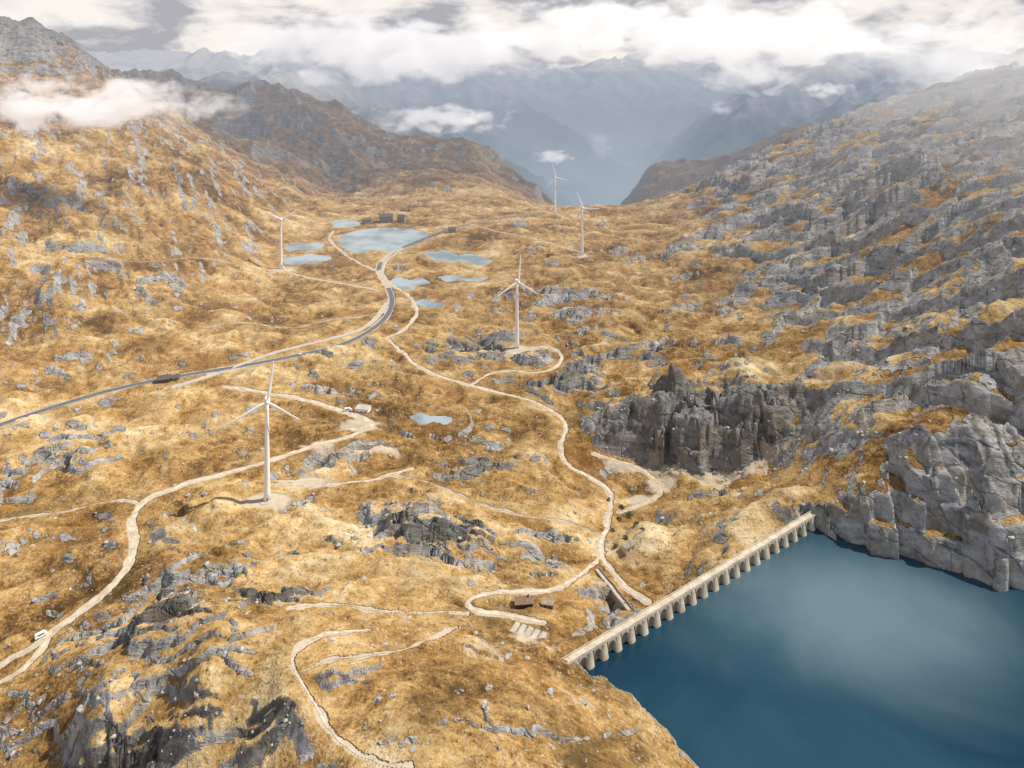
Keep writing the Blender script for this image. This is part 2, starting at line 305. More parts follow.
# ------------------------------------------------------------------ materials
class NT:
    def __init__(s,name):
        s.m=bpy.data.materials.new(name); s.m.use_nodes=True; s.t=s.m.node_tree; s.t.nodes.clear(); s.out=s.n('ShaderNodeOutputMaterial')
    def n(s,ty,ins=None,**kw):
        x=s.t.nodes.new(ty)
        for k,v in kw.items(): setattr(x,k,v)
        if ins:
            for k,v in ins.items():
                if hasattr(v,'links') and hasattr(v,'node'): s.t.links.new(v,x.inputs[k])
                else: x.inputs[k].default_value=v
        return x
    def l(s,a,b): s.t.links.new(a,b)
    def math(s,op,a,b=0,c=0,clamp=False): return s.n('ShaderNodeMath',{0:a,1:b,2:c},operation=op,use_clamp=clamp).outputs[0]
    def noise(s,vec,scale,det=4,rough=.55,dist=0):
        return s.n('ShaderNodeTexNoise',{'Vector':vec,'Scale':scale,'Detail':det,'Roughness':rough,'Distortion':dist}).outputs[0]
    def ramp(s,f,st,interp='LINEAR'):
        r=s.n('ShaderNodeValToRGB',{0:f}); e=r.color_ramp.elements; r.color_ramp.interpolation=interp
        while len(e)<len(st): e.new(.5)
        for i,(p,c) in enumerate(st): e[i].position=p; e[i].color=(c,c,c,1) if isinstance(c,(int,float)) else (*c,1)
        return r.outputs[0]
    def mix(s,f,a,b,bt='MIX'):
        x=s.n('ShaderNodeMix',{0:f,6:a,7:b},data_type='RGBA',blend_type=bt); return x.outputs[2]
    def mr(s,v,a,b,c=0.,d=1.,sm=True):
        return s.n('ShaderNodeMapRange',{0:v,1:a,2:b,3:c,4:d},interpolation_type='SMOOTHSTEP' if sm else 'LINEAR').outputs[0]
    def pos(s): return s.n('ShaderNodeNewGeometry').outputs['Position']
    def joints(s,p,nrm,period,nz,amp):
        """distance to the nearest of a set of nearly parallel fracture planes"""
        u=s.n('ShaderNodeVectorMath',{0:p,1:nrm},operation='DOT_PRODUCT').outputs['Value']
        u=s.math('DIVIDE',s.math('ADD',u,s.math('MULTIPLY',s.math('SUBTRACT',nz,.5),amp)),period)
        return s.math('MULTIPLY',s.math('ABSOLUTE',s.math('SUBTRACT',s.math('FRACT',u),.5)),period)
def col(c): return (*c,1)
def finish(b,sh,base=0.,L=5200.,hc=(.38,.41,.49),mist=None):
    """air: valley haze painted into the surface as glow, thicker further up the valley"""
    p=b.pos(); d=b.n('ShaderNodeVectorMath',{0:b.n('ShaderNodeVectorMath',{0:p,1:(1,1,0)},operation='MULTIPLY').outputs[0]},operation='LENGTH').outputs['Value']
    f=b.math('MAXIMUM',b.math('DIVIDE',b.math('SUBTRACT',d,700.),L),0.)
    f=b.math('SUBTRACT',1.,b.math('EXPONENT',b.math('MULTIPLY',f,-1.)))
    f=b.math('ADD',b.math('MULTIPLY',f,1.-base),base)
    em=b.n('ShaderNodeEmission',{0:col(hc),1:1.})  # haze colour, emitted by the surface itself
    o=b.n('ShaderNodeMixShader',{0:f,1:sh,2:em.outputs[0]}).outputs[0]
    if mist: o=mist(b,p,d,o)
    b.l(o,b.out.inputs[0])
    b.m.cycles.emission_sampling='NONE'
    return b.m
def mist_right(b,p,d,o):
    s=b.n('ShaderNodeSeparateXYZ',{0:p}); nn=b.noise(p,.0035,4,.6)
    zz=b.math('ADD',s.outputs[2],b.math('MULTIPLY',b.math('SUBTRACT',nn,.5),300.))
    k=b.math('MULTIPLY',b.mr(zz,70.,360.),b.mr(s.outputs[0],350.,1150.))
    em=b.n('ShaderNodeEmission',{0:col((.58,.57,.58)),1:1.})  # mist painted onto the upper right slope as a pale glow
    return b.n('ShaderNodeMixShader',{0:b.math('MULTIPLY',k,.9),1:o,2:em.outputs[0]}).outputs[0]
def mat_terrain():
    b=NT('mountain_ground'); p=b.pos()
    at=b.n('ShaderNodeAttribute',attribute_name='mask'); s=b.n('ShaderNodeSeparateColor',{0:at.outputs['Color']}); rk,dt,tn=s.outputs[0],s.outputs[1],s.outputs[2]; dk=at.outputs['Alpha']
    nA=b.noise(p,.022,4,.6); nB=b.noise(p,.11,5,.62); nC=b.noise(p,.55,3,.65)
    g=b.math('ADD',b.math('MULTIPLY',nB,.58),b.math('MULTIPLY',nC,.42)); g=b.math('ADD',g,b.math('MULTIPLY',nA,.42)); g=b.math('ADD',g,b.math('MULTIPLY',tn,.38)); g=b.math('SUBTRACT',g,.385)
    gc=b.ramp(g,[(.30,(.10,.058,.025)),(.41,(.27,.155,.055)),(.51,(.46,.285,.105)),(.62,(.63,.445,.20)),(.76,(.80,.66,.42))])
    gn=b.ramp(b.noise(p,.028,5,.62),[(.46,0),(.64,1)]); gc=b.mix(b.math('MULTIPLY',gn,.4),gc,col((.26,.19,.085)))
    go=b.ramp(b.noise(p,.018,5,.62),[(.50,0),(.66,1)]); gc=b.mix(b.math('MULTIPLY',go,.4),gc,col((.40,.20,.065)))
    # rock
    mp=b.n('ShaderNodeMapping',{'Vector':p,'Rotation':(R(20),R(25),R(30)),'Scale':(.22,1.2,1.5)}).outputs[0]
    rA=b.noise(mp,.08,6,.64,.15); rB=b.noise(p,.3,4,.62); rW=b.noise(p,.03,3,.5)
    j1=b.joints(p,(.55,.30,.78),15.,rW,26.); j2=b.joints(p,(.80,-.55,.22),24.,rW,30.)
    crk=b.math('MINIMUM',j1,j2)
    crk=b.math('ADD',crk,b.math('MULTIPLY',b.math('SUBTRACT',nB,.43),4.2))
    rr=b.math('ADD',b.math('MULTIPLY',rA,.72),b.math('MULTIPLY',rB,.28))
    rc_=b.ramp(rr,[(.36,(.15,.15,.152)),(.45,(.32,.318,.312)),(.54,(.47,.465,.45)),(.66,(.63,.62,.59))])
    rc_=b.mix(b.mr(crk,.0,.8,.62,0.),rc_,col((.055,.053,.05)))
    li=b.ramp(b.noise(p,.05,4,.6),[(.46,0),(.60,1)]); rc_=b.mix(b.math('MULTIPLY',li,.42),rc_,col((.37,.30,.18)))
    rf=b.math('ADD',rk,b.math('MULTIPLY',b.math('SUBTRACT',nB,.5),.6)); rf=b.mr(rf,.42,.58)
    c=b.mix(rf,gc,rc_)
    sp_=b.ramp(b.noise(p,.5,3,.7),[(.59,0),(.63,1)]); sp_=b.math('MULTIPLY',sp_,b.ramp(nA,[(.42,.15),(.56,1)])); sp_=b.math('MULTIPLY',sp_,b.math('SUBTRACT',1.,rf))
    c=b.mix(b.math('MULTIPLY',sp_,.75),c,col((.58,.54,.47)))
    sd=b.ramp(b.noise(p,.32,4,.7),[(.36,1),(.43,0)]); sd=b.math('MULTIPLY',sd,b.math('SUBTRACT',1.,b.math('MULTIPLY',rf,.7))); c=b.mix(b.math('MULTIPLY',sd,.6),c,col((.07,.046,.022)))
    df=b.mr(b.math('ADD',dt,b.math('MULTIPLY',b.math('SUBTRACT',nB,.5),.9)),.3,.75)
    c=b.mix(df,c,b.mix(b.noise(p,.2,5,.65),col((.44,.36,.25)),col((.74,.65,.51))))
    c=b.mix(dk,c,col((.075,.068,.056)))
    bh=b.math('ADD',b.math('MULTIPLY',nB,2.8),b.math('MULTIPLY',nC,1.0)); bh2=b.math('ADD',b.math('MULTIPLY',rA,5.),b.math('MULTIPLY',rB,1.3)); bh2=b.math('ADD',bh2,b.mr(crk,0.,1.2,0.,1.1))
    bm=b.n('ShaderNodeMix',{0:rf,2:bh,3:bh2},data_type='FLOAT').outputs[0]
    bm=b.math('MULTIPLY',bm,b.math('SUBTRACT',1.,b.math('MULTIPLY',df,.8)))
    bu=b.n('ShaderNodeBump',{'Strength':.95,'Distance':1.,'Height':bm}).outputs[0]
    d=b.n('ShaderNodeBsdfDiffuse',{0:c,1:.6,'Normal':bu})
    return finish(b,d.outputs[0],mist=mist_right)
def mat_simple(name,c1,c2,scale=.5,rough=.8,metal=0.,bump=0.,spec=.5):
    b=NT(name); p=b.pos(); nn=b.noise(p,scale,5,.65); c=b.mix(b.ramp(nn,[(.35,0),(.65,1)]),col(c1),col(c2))
    ins={'Base Color':c,'Roughness':rough,'Metallic':metal,'Specular IOR Level':spec}
    if bump: ins['Normal']=b.n('ShaderNodeBump',{'Strength':.6,'Distance':bump,'Height':nn}).outputs[0]
    return finish(b,b.n('ShaderNodeBsdfPrincipled',ins).outputs[0])
def mat_lake():
    b=NT('lake_water'); p=b.pos(); nn=b.noise(p,.35,5,.65)
    mp=b.n('ShaderNodeMapping',{'Vector':p,'Location':(-205,-425,0)}).outputs[0]
    mp=b.n('ShaderNodeMapping',{'Vector':mp,'Rotation':(0,0,R(-25)),'Scale':(.8,1.25,0)}).outputs[0]
    ln=b.n('ShaderNodeVectorMath',{0:mp},operation='LENGTH').outputs['Value']
    nl=b.noise(p,.010,4,.5,.5); ln=b.math('ADD',ln,b.math('MULTIPLY',b.math('SUBTRACT',nl,.5),150.))
    k=b.mr(ln,110.,0.); k2=b.ramp(nl,[(.40,0),(.66,1)])
    c=b.mix(k,b.mix(k2,col((.007,.034,.062)),col((.020,.064,.098))),col((.115,.185,.222)))  # k paints a pale sheen into the water colour around one spot
    bu=b.n('ShaderNodeBump',{'Strength':.45,'Distance':.3,'Height':nn}).outputs[0]
    ro=b.n('ShaderNodeMapRange',{0:k,3:.12,4:.35}).outputs[0]
    return finish(b,b.n('ShaderNodeBsdfPrincipled',{'Base Color':c,'Roughness':ro,'IOR':1.33,'Normal':bu}).outputs[0])
def mat_pond():
    b=NT('pond_water'); p=b.pos(); nn=b.noise(p,.3,3); c=b.mix(b.ramp(b.noise(p,.02,4),[(.4,0),(.6,1)]),col((.17,.23,.255)),col((.37,.43,.45)))
    bu=b.n('ShaderNodeBump',{'Strength':.1,'Distance':.1,'Height':nn}).outputs[0]
    return finish(b,b.n('ShaderNodeBsdfPrincipled',{'Base Color':c,'Roughness':.08,'IOR':1.4,'Normal':bu}).outputs[0])
def mat_far():
    b=NT('far_mountain_side'); p=b.pos(); s=b.n('ShaderNodeSeparateXYZ',{0:p})
    nn=b.noise(p,.003,6,.6); hz=b.math('ADD',s.outputs[2],b.math('MULTIPLY',b.math('SUBTRACT',nn,.5),900.))
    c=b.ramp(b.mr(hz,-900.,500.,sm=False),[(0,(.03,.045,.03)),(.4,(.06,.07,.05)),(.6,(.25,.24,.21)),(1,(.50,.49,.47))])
    bu=b.n('ShaderNodeBump',{'Strength':.8,'Distance':50.,'Height':nn}).outputs[0]
    d=b.n('ShaderNodeBsdfDiffuse',{0:c,'Normal':bu})
    def mist(b,p,dd,o):  # cloud mist and distance haze painted on the far slopes as emission
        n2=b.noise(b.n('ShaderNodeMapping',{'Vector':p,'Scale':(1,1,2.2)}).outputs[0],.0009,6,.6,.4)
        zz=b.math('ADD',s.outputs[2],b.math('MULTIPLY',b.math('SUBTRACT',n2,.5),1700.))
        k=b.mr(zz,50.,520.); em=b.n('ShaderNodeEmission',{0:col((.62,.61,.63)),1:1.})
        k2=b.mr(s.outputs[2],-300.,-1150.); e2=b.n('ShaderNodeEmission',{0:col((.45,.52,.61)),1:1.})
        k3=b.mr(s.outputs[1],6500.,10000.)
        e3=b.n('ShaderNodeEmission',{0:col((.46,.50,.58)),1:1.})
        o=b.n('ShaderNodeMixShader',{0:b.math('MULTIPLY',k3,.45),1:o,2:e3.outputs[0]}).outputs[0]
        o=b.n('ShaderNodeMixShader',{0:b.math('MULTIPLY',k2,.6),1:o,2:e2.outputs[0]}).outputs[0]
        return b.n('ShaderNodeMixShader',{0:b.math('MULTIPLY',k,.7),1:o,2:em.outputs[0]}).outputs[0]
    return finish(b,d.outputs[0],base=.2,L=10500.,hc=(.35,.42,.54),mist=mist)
MT=mat_terrain(); ML=mat_lake(); MP=mat_pond(); MF=mat_far()
MASP=mat_simple('asphalt',(.10,.10,.105),(.16,.16,.16),.3); MCON=mat_simple('concrete',(.42,.38,.31),(.60,.54,.45),.25,bump=.2)
MGR=mat_simple('gravel',(.44,.36,.25),(.74,.65,.51),.2,.9,bump=.2); MDI=mat_simple('bare_earth',(.42,.32,.19),(.66,.55,.39),.2,.9,bump=.2)
MWH=mat_simple('white_paint',(.88,.88,.87),(.90,.90,.89),.05,.4); MLINE=mat_simple('road_paint',(.7,.7,.68),(.8,.8,.78),.5)
MDAM=mat_simple('dam_concrete',(.44,.38,.28),(.70,.62,.49),.16,.85,bump=.25); MSTAIN=mat_simple('stained_concrete',(.20,.165,.12),(.40,.34,.25),.3,.9,bump=.3)
MROOF=mat_simple('slate_roof',(.08,.07,.07),(.15,.13,.12),.6); MSTONE=mat_simple('stone_wall',(.22,.18,.14),(.36,.31,.25),.8,bump=.1); MGLASS=mat_simple('dark_glass',(.02,.025,.03),(.04,.05,.06),.5,.15)
MRUST=mat_simple('brown_sheet_roof',(.20,.13,.08),(.30,.21,.14),.6)
MBR=mat_simple('brown_boards',(.10,.05,.03),(.18,.09,.05),.8); MRUB=mat_simple('rubber',(.02,.02,.02),(.035,.035,.035),.5); MSTEEL=mat_simple('dark_steel',(.12,.12,.12),(.2,.2,.2),.5,.5,.6)
MROCK=mat_simple('boulder_stone',(.24,.235,.22),(.56,.54,.49),.35,.9,bump=.4); MLEAF=mat_simple('shrub_leaves',(.10,.115,.06),(.22,.22,.12),.8); MBARK=mat_simple('bark',(.08,.06,.04),(.14,.1,.07),.8)
# ------------------------------------------------------------------ mesh helpers
def meshobj(name,V,Fc,mat,parent=None,smooth_=False,kind=None):
    me=bpy.data.meshes.new(name); me.from_pydata([tuple(v) for v in V],[],[tuple(f) for f in Fc]); me.update()
    if smooth_: me.polygons.foreach_set('use_smooth',[True]*len(me.polygons))
    if mat: me.materials.append(mat)
    o=bpy.data.objects.new(name,me); C.objects.link(o)
    if parent: o.parent=parent
    if kind: o['kind']=kind
    return o
def gridmesh(name,GX,GY,H,mat,kind='structure'):
    nr,nc=H.shape; me=bpy.data.meshes.new(name); co=np.empty((nr*nc,3),np.float32); co[:,0]=GX.ravel(); co[:,1]=GY.ravel(); co[:,2]=H.ravel()
    idx=np.arange(nr*nc,dtype=np.int32).reshape(nr,nc); f=np.stack([idx[:-1,:-1],idx[:-1,1:],idx[1:,1:],idx[1:,:-1]],-1).reshape(-1,4)
    me.vertices.add(nr*nc); me.vertices.foreach_set('co',co.ravel()); me.loops.add(f.size); me.loops.foreach_set('vertex_index',f.ravel())
    me.polygons.add(len(f)); me.polygons.foreach_set('loop_start',np.arange(0,f.size,4,dtype=np.int32)); me.polygons.foreach_set('use_smooth',np.ones(len(f),bool))
    me.update(calc_edges=True); me.materials.append(mat); o=bpy.data.objects.new(name,me); C.objects.link(o); o['kind']=kind; return o
ter=gridmesh('terrain',X,Y,H,MT)
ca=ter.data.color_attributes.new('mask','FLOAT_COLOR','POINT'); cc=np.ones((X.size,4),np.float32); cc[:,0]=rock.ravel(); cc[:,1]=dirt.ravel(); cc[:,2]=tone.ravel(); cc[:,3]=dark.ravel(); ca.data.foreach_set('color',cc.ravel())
print('terrain',time.time()-T0)
fy=np.linspace(4700,15000,380); fs=np.linspace(-1.0,1.0,600); FY=np.repeat(fy[:,None],600,1); FX=fs[None]*FY
xc=900+.02*(FY-5000)+250*fbm(FY/2600,FY*0+3,2,1)
ds=np.abs(FX-xc+300*fbm(FX/1500,FY/1500,3,2))
FH=-1150+np.minimum(ds*.5,1500)*(.8+.25*fbm(FX/3000,FY/3000,2,3))+sst(8500,12000,FY)*1150*(1-sst(0,3500,ds)*.75)
FH+=(ridged(FX/2000,FY/2000,6,5)-.62)*620*sst(100,1200,ds+FY*.1)
def spur(x0,y0,z0,x1,y1,z1,sl_):
    ex,ey=x1-x0,y1-y0; L2=ex*ex+ey*ey; wxx=FX+160*fbm(FX/700,FY/700,3,1); wyy=FY+160*fbm(FX/700+5,FY/700,3,4)
    t=np.clip(((wxx-x0)*ex+(wyy-y0)*ey)/L2,0,1); d=np.hypot(wxx-x0-t*ex,wyy-y0-t*ey)
    return z0+(z1-z0)*t**1.15-d*sl_+(ridged(FX/500,FY/500,5,2)-.6)*150
for a in [(-3400,7600,520,650,5700,-850,.62),(3600,8200,520,1350,6200,-900,.6),(-1500,10500,560,1000,8300,-650,.6),(2300,11500,560,600,9800,-300,.55)]:
    FH=np.maximum(FH,spur(*a))
FH=np.where(FH>520,520+(FH-520)*.5,FH)
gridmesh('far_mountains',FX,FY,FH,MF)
meshobj('valley_floor',[(-40000,4000,-1250),(40000,4000,-1250),(40000,48000,-1250),(-40000,48000,-1250)],[(0,1,2,3)],MF,kind='structure')
# ------------------------------------------------------------------ roads
rm={'asphalt':MASP,'concrete':MCON,'gravel':MGR,'dirt':MDI}
def ribbon(name,w,wd,mat,lift,jit=0.,off=0.,kind='structure'):
    t=np.gradient(w[:,:2],axis=0); t/=np.linalg.norm(t,axis=1)[:,None]+1e-9; nx,ny=-t[:,1],t[:,0]; V=[];Fc=[]
    ja=jit*2*fbm(w[:,0]/7,w[:,1]/7,3,1); jb=jit*2*fbm(w[:,0]/7+40,w[:,1]/7,3,4)
    for k in range(len(w)):
        l=lift+.00012*w[k,1]; e=min(1,(k+1)/4,(len(w)-k)/4)
        h1=(wd/2+ja[k])*e; h2_=(wd/2+jb[k])*e
        V.append((w[k,0]+nx[k]*(off+h1),w[k,1]+ny[k]*(off+h1),w[k,2]+l)); V.append((w[k,0]+nx[k]*(off-h2_),w[k,1]+ny[k]*(off-h2_),w[k,2]+l))
        if k: a=2*k; Fc.append((a-2,a-1,a+1,a))
    return meshobj(name,V,Fc,mat,kind=kind)
for i,(nm,kd,w,ww) in enumerate(rw):
    hard=kd in('asphalt','concrete')
    ribbon(nm,ww,w if hard else w*.8,rm[kd],.05+.004*i,jit=0 if hard else w*.3)
    if kd=='asphalt':
        for of in (-3.7,3.7): ribbon('road_marking',ww,.3,MLINE,.15,off=of)
# ------------------------------------------------------------------ water
def poly(name,pts,z,mat):
    bm=bmesh.new(); vs=[bm.verts.new((a,b,z)) for a,b in pts]; f=bm.faces.new(vs)
    if f.normal.z<0: f.normal_flip()
    bmesh.ops.triangulate(bm,faces=bm.faces[:]); me=bpy.data.meshes.new(name); bm.to_mesh(me); bm.free()
    me.materials.append(mat); o=bpy.data.objects.new(name,me); C.objects.link(o); o['kind']='structure'; return o
for pl,zw in lw:
    c=np.mean(pl,axis=0); q_=[]
    for a,b in pl:
        v=np.array([a-c[0],b-c[1]]); L_=np.linalg.norm(v); v=v*(1+7/L_); q_.append((c[0]+v[0],c[1]+v[1]))
    poly('pond',q_,zw,MP)
A2=A[:2]+nv*.5-dv*6; B2=B[:2]+nv*.5+dv*8
poly('lake',[tuple(A2),(20,320),(40,60),(1250,60),(1250,480),(600,500),(330,520),tuple(B2)],ZW,ML)
# ------------------------------------------------------------------ helpers for things
def thing(name,label,cat_,loc,rz=0,group=None):
    o=bpy.data.objects.new(name,None); C.objects.link(o); o.location=loc; o.rotation_euler=(0,0,rz); o['label']=label; o['category']=cat_
    if group: o['group']=group
    return o
def boxVF(x0,x1,y0,y1,z0,z1,V,Fc):
    b=len(V); V+= [(x0,y0,z0),(x1,y0,z0),(x1,y1,z0),(x0,y1,z0),(x0,y0,z1),(x1,y0,z1),(x1,y1,z1),(x0,y1,z1)]
    Fc+=[(b,b+3,b+2,b+1),(b+4,b+5,b+6,b+7),(b,b+1,b+5,b+4),(b+1,b+2,b+6,b+5),(b+2,b+3,b+7,b+6),(b+3,b,b+4,b+7)]
def lathe(prof,n=20,axis='z',o=(0,0,0)):
    V=[];Fc=[]
    for r,h in prof:
        for k in range(n):
            a=2*math.pi*k/n; c,s=r*math.cos(a),r*math.sin(a)
            V.append((o[0]+c,o[1]+s,o[2]+h) if axis=='z' else (o[0]+c,o[1]+h,o[2]+s))
    for i in range(len(prof)-1):
        for k in range(n):
            a=i*n+k; b=i*n+(k+1)%n; Fc.append((a,b,b+n,a+n) if axis=='z' else (b,a,a+n,b+n))
    Fc.append(tuple(range(n))[::-1]); Fc.append(tuple(range((len(prof)-1)*n,len(prof)*n))); return V,Fc
# ------------------------------------------------------------------ dam
gz=30.0
dam=thing('dam','long concrete dam wall with a row of buttresses holding back the dark blue lake','dam',(A[0],A[1],0),math.atan2(dv[1],dv[0]))
V=[];Fc=[]; boxVF(-4,DL+4,-1.0,1.4,-30,gz-.7,V,Fc); meshobj('wall',V,Fc,MSTAIN,dam)
V=[];Fc=[]; boxVF(-8,DL+10,-2.9,1.6,gz-.7,gz,V,Fc); meshobj('crest_road',V,Fc,MDAM,dam)
for yy0 in (-2.8,1.2):
    V=[];Fc=[]; boxVF(-8,DL+10,yy0,yy0+.3,gz+.001,gz+.9,V,Fc); meshobj('parapet',V,Fc,MDAM,dam)
nb=21; spc=DL/nb; hw=spc*.22
V=[];Fc=[]
prof=[(gz-.7,0),(gz-3,.2),(gz-6,.7),(gz-9.5,1.4),(gz-26,5)]
sec=[(-1,0)]+[(-math.cos(t),-.9-1.2*math.sin(t)) for t in np.linspace(0,math.pi,7)]+[(1,0)]
for z,k in prof:
    for a,bq in sec: V.append((a*hw*(1+k*.09),-.9+(bq-(k if bq<0 else 0)),z))
ns=len(sec)
for i in range(len(prof)-1):
    for j in range(ns): a=i*ns+j; b=i*ns+(j+1)%ns; Fc.append((a,a+ns,b+ns,b))
Fc.append(tuple(range(ns)))
b0=meshobj('buttress',V,Fc,MDAM,dam)
V=[];Fc=[]; ow=spc/2-hw; na=12
for yv in (-2.85,-1.05):
    for j in range(na+1):
        a=math.pi*j/na; x=-ow*math.cos(a); V.append((x,yv,gz-.72)); V.append((x,yv,gz-4.6+3.2*math.sin(a)))
m2=2*(na+1)
for j in range(na):
    a=2*j; Fc+=[(a,a+1,a+3,a+2),(m2+a,m2+a+2,m2+a+3,m2+a+1),(a+1,m2+a+1,m2+a+3,a+3)]
a0=meshobj('arch',V,Fc,MDAM,dam)
for k in range(nb+1):
    c=b0 if k==0 else b0.copy()
    if k: C.objects.link(c); c.parent=dam
    c.location=(k*spc,0,0)
    if k<nb:
        c=a0 if k==0 else a0.copy()
        if k: C.objects.link(c); c.parent=dam
        c.location=((k+.5)*spc,0,0)
# ------------------------------------------------------------------ turbines
V1,F1=lathe([(3.5,0),(3.0,8),(2.7,30),(2.2,60),(1.7,88),(1.5,95.5)],20)
TW=meshobj('tower',V1,F1,MWH,smooth_=True)
V1,F1=lathe([(.6,7.5),(1.7,6.4),(2.5,4),(3.0,1),(3.1,-1),(2.7,-2.6),(2.2,-3.0)],20,'y',(0,0,98)); NAm=meshobj('nacelle',V1,F1,MWH,smooth_=True)
V1,F1=lathe([(2.1,-3.0),(2.3,-4),(2.0,-5.8),(1.2,-7),(.3,-7.4)],20,'y',(0,0,98)); HB=meshobj('hub',V1,F1,MWH,smooth_=True)
V=[];Fc=[];nb_=10
for i,(z,ch,th) in enumerate([(1.2,2.0,1.9),(3.5,2.2,1.7),(7,3.5,1.2),(12,3.2,1.0),(19,2.6,.8),(28,2.1,.6),(35,1.6,.4),(38,1.0,.25),(39.5,.4,.12)]):
    tw_=R(12)*(1-z/42)
    for k in range(nb_):
        a=2*math.pi*k/nb_; x=ch/2*math.cos(a)+ch*.15*(i>1); y=th/2*math.sin(a); V.append((x*math.cos(tw_)-y*math.sin(tw_),x*math.sin(tw_)+y*math.cos(tw_),z))
for i in range(8):
    for k in range(nb_): a=i*nb_+k; b=i*nb_+(k+1)%nb_; Fc.append((a,b,b+nb_,a+nb_))
Fc.append(tuple(range(80,90)))
BL=meshobj('blade',V,Fc,MWH,smooth_=True)
V=[];Fc=[]; boxVF(-.5,.5,-3.7,-3.1,1.0,3.4,V,Fc); DO=meshobj('door',V,Fc,MSTEEL)
V1,F1=lathe([(7.5,-3),(7.5,.25),(4.4,.6)],24); FD=meshobj('foundation',V1,F1,MCON)
tl=['nearest and tallest white wind turbine, in the golden meadow beside the pale service road',
'white wind turbine in the middle of the valley on its own pale gravel loop',
'white wind turbine at the foot of the left slope beside the small ponds',
'right one of the two white wind turbines close together before the distant blue valley',
'farthest and smallest white wind turbine, at the far edge of the valley']
first=True
for (px,py,yaw,bl,s_),c,lb in zip(turb,tpos,tl):
    t=thing('wind_turbine',lb,'wind turbine',tuple(c),R(yaw),'wind turbines on the valley floor'); t.scale=(s_,s_,s_)
    for src in (TW,NAm,HB,DO,FD):
        o=src if first else src.copy()
        if not first: C.objects.link(o)
        o.parent=t
    for k,a in enumerate(bl):
        o=BL if (first and k==0) else BL.copy()
        if not(first and k==0): C.objects.link(o)
        o.parent=t; o.location=(0,-4.6,98); o.rotation_euler=(0,R(a),0)
    first=False
# ------------------------------------------------------------------ buildings
def house(px,py,w,d,h,rz,label,wall=MSTONE,roof=MROOF,nw=3,cat_='building',name='house',flat=False,group=None):
    c=hit(px,py,H); t=thing(name,label,cat_,(c[0],c[1],c[2]-.3),R(rz),group)
    V=[];Fc=[]; boxVF(-w/2,w/2,-d/2,d/2,-4,h,V,Fc)
    if not flat:
        b=len(V); V+=[(-w/2,0,h+d*.38),(w/2,0,h+d*.38)]; Fc+=[(b-1,b-4,b),(b-3,b-2,b+1)] ; Fc.append((4,5,b+1,b)); Fc.append((6,7,b,b+1))
    meshobj('wall',V,Fc,wall,t)
    if flat:
        V=[];Fc=[]; boxVF(-w/2-.4,w/2+.4,-d/2-.4,d/2+.4,h+.002,h+.5,V,Fc); meshobj('roof',V,Fc,roof,t)
    else:
        r=d*.38; e=.8; V=[];Fc=[]
        for s in (-1,1):
            b=len(V); y=s*(d/2+e); zl=h-e*r/(d/2)
            V+=[(-w/2-e,0,h+r+.08),(w/2+e,0,h+r+.08),(w/2+e,y,zl+.08),(-w/2-e,y,zl+.08),(-w/2-e,0,h+r+.4),(w/2+e,0,h+r+.4),(w/2+e,y,zl+.4),(-w/2-e,y,zl+.4)]
            Fc+=[(b,b+1,b+2,b+3),(b+4,b+7,b+6,b+5),(b,b+3,b+7,b+4),(b+1,b+5,b+6,b+2),(b+3,b+2,b+6,b+7)]
        ro=meshobj('roof',V,Fc,roof,t)
        V=[];Fc=[]; boxVF(w*.2,w*.2+.9,-.5,.5,h+r*.7,h+r+1.4,V,Fc); ch=meshobj('chimney',V,Fc,wall,ro)
    for k in range(nw):
        x=-w/2+w*(k+.5)/nw
        for zz in ([1.2] if h<5 else [1.2,4.2]):
            if k==nw//2 and zz==1.2: continue
            V=[];Fc=[]; boxVF(x-.6,x+.6,-d/2-.06,-d/2+.1,zz,zz+1.3,V,Fc); meshobj('window',V,Fc,MGLASS,t)
    x=-w/2+w*(nw//2+.5)/nw; V=[];Fc=[]; boxVF(x-.6,x+.6,-d/2-.07,-d/2+.1,0,2.2,V,Fc); meshobj('door',V,Fc,MBR,t)
    return t
house(386,222,30,14,14,12,'large stone building with slate roof just beyond the largest mountain pond',nw=6)
house(402,221,18,12,10,-20,'smaller stone house right of the large building at the far pond')
house(367,223,16,10,8,30,'low stone house left of the large building by the far pond')
house(452,232,16,10,7,5,'small stone house beside the main road near the far end of the valley')
house(164,381,13,8,4,18,'small brown shed above the asphalt road under the left slope',wall=MBR)
house(176,379,7,6,3,18,'tiny stone hut next to the brown shed above the road')
house(524,604,11,5,2.8,6,'long low brown shed beside the dam track in the foreground',wall=MBR,roof=MRUST)
house(548,606,7,5,2.8,-10,'small flat roofed stone hut right of the long low shed',wall=MSTONE,roof=MSTAIN,flat=True,nw=2)
house(363,411,14,9,4,-10,'white flat roofed hut at the hairpin of the service road',wall=MWH,roof=MCON,flat=True,nw=3)
house(628,549,9,6,3.5,35,'small concrete valve house on the slope below the dam',wall=MCON,roof=MSTAIN,flat=True,nw=2)
c=hit(528,634,H); t=thing('concrete_foundation','pale concrete grid foundation beside the near end of the dam','foundation',(c[0],c[1],c[2]+.3),R(-28))
for k in range(5):
    V=[];Fc=[]; boxVF(-10+k*4.4,-10+k*4.4+3.0,-4,4,-3,.5+.25*k,V,Fc); meshobj('slab',V,Fc,MCON,t)
V=[];Fc=[]; boxVF(-11,12,-4.8,-4.1,-3,1.2,V,Fc); meshobj('edge_wall',V,Fc,MCON,t)
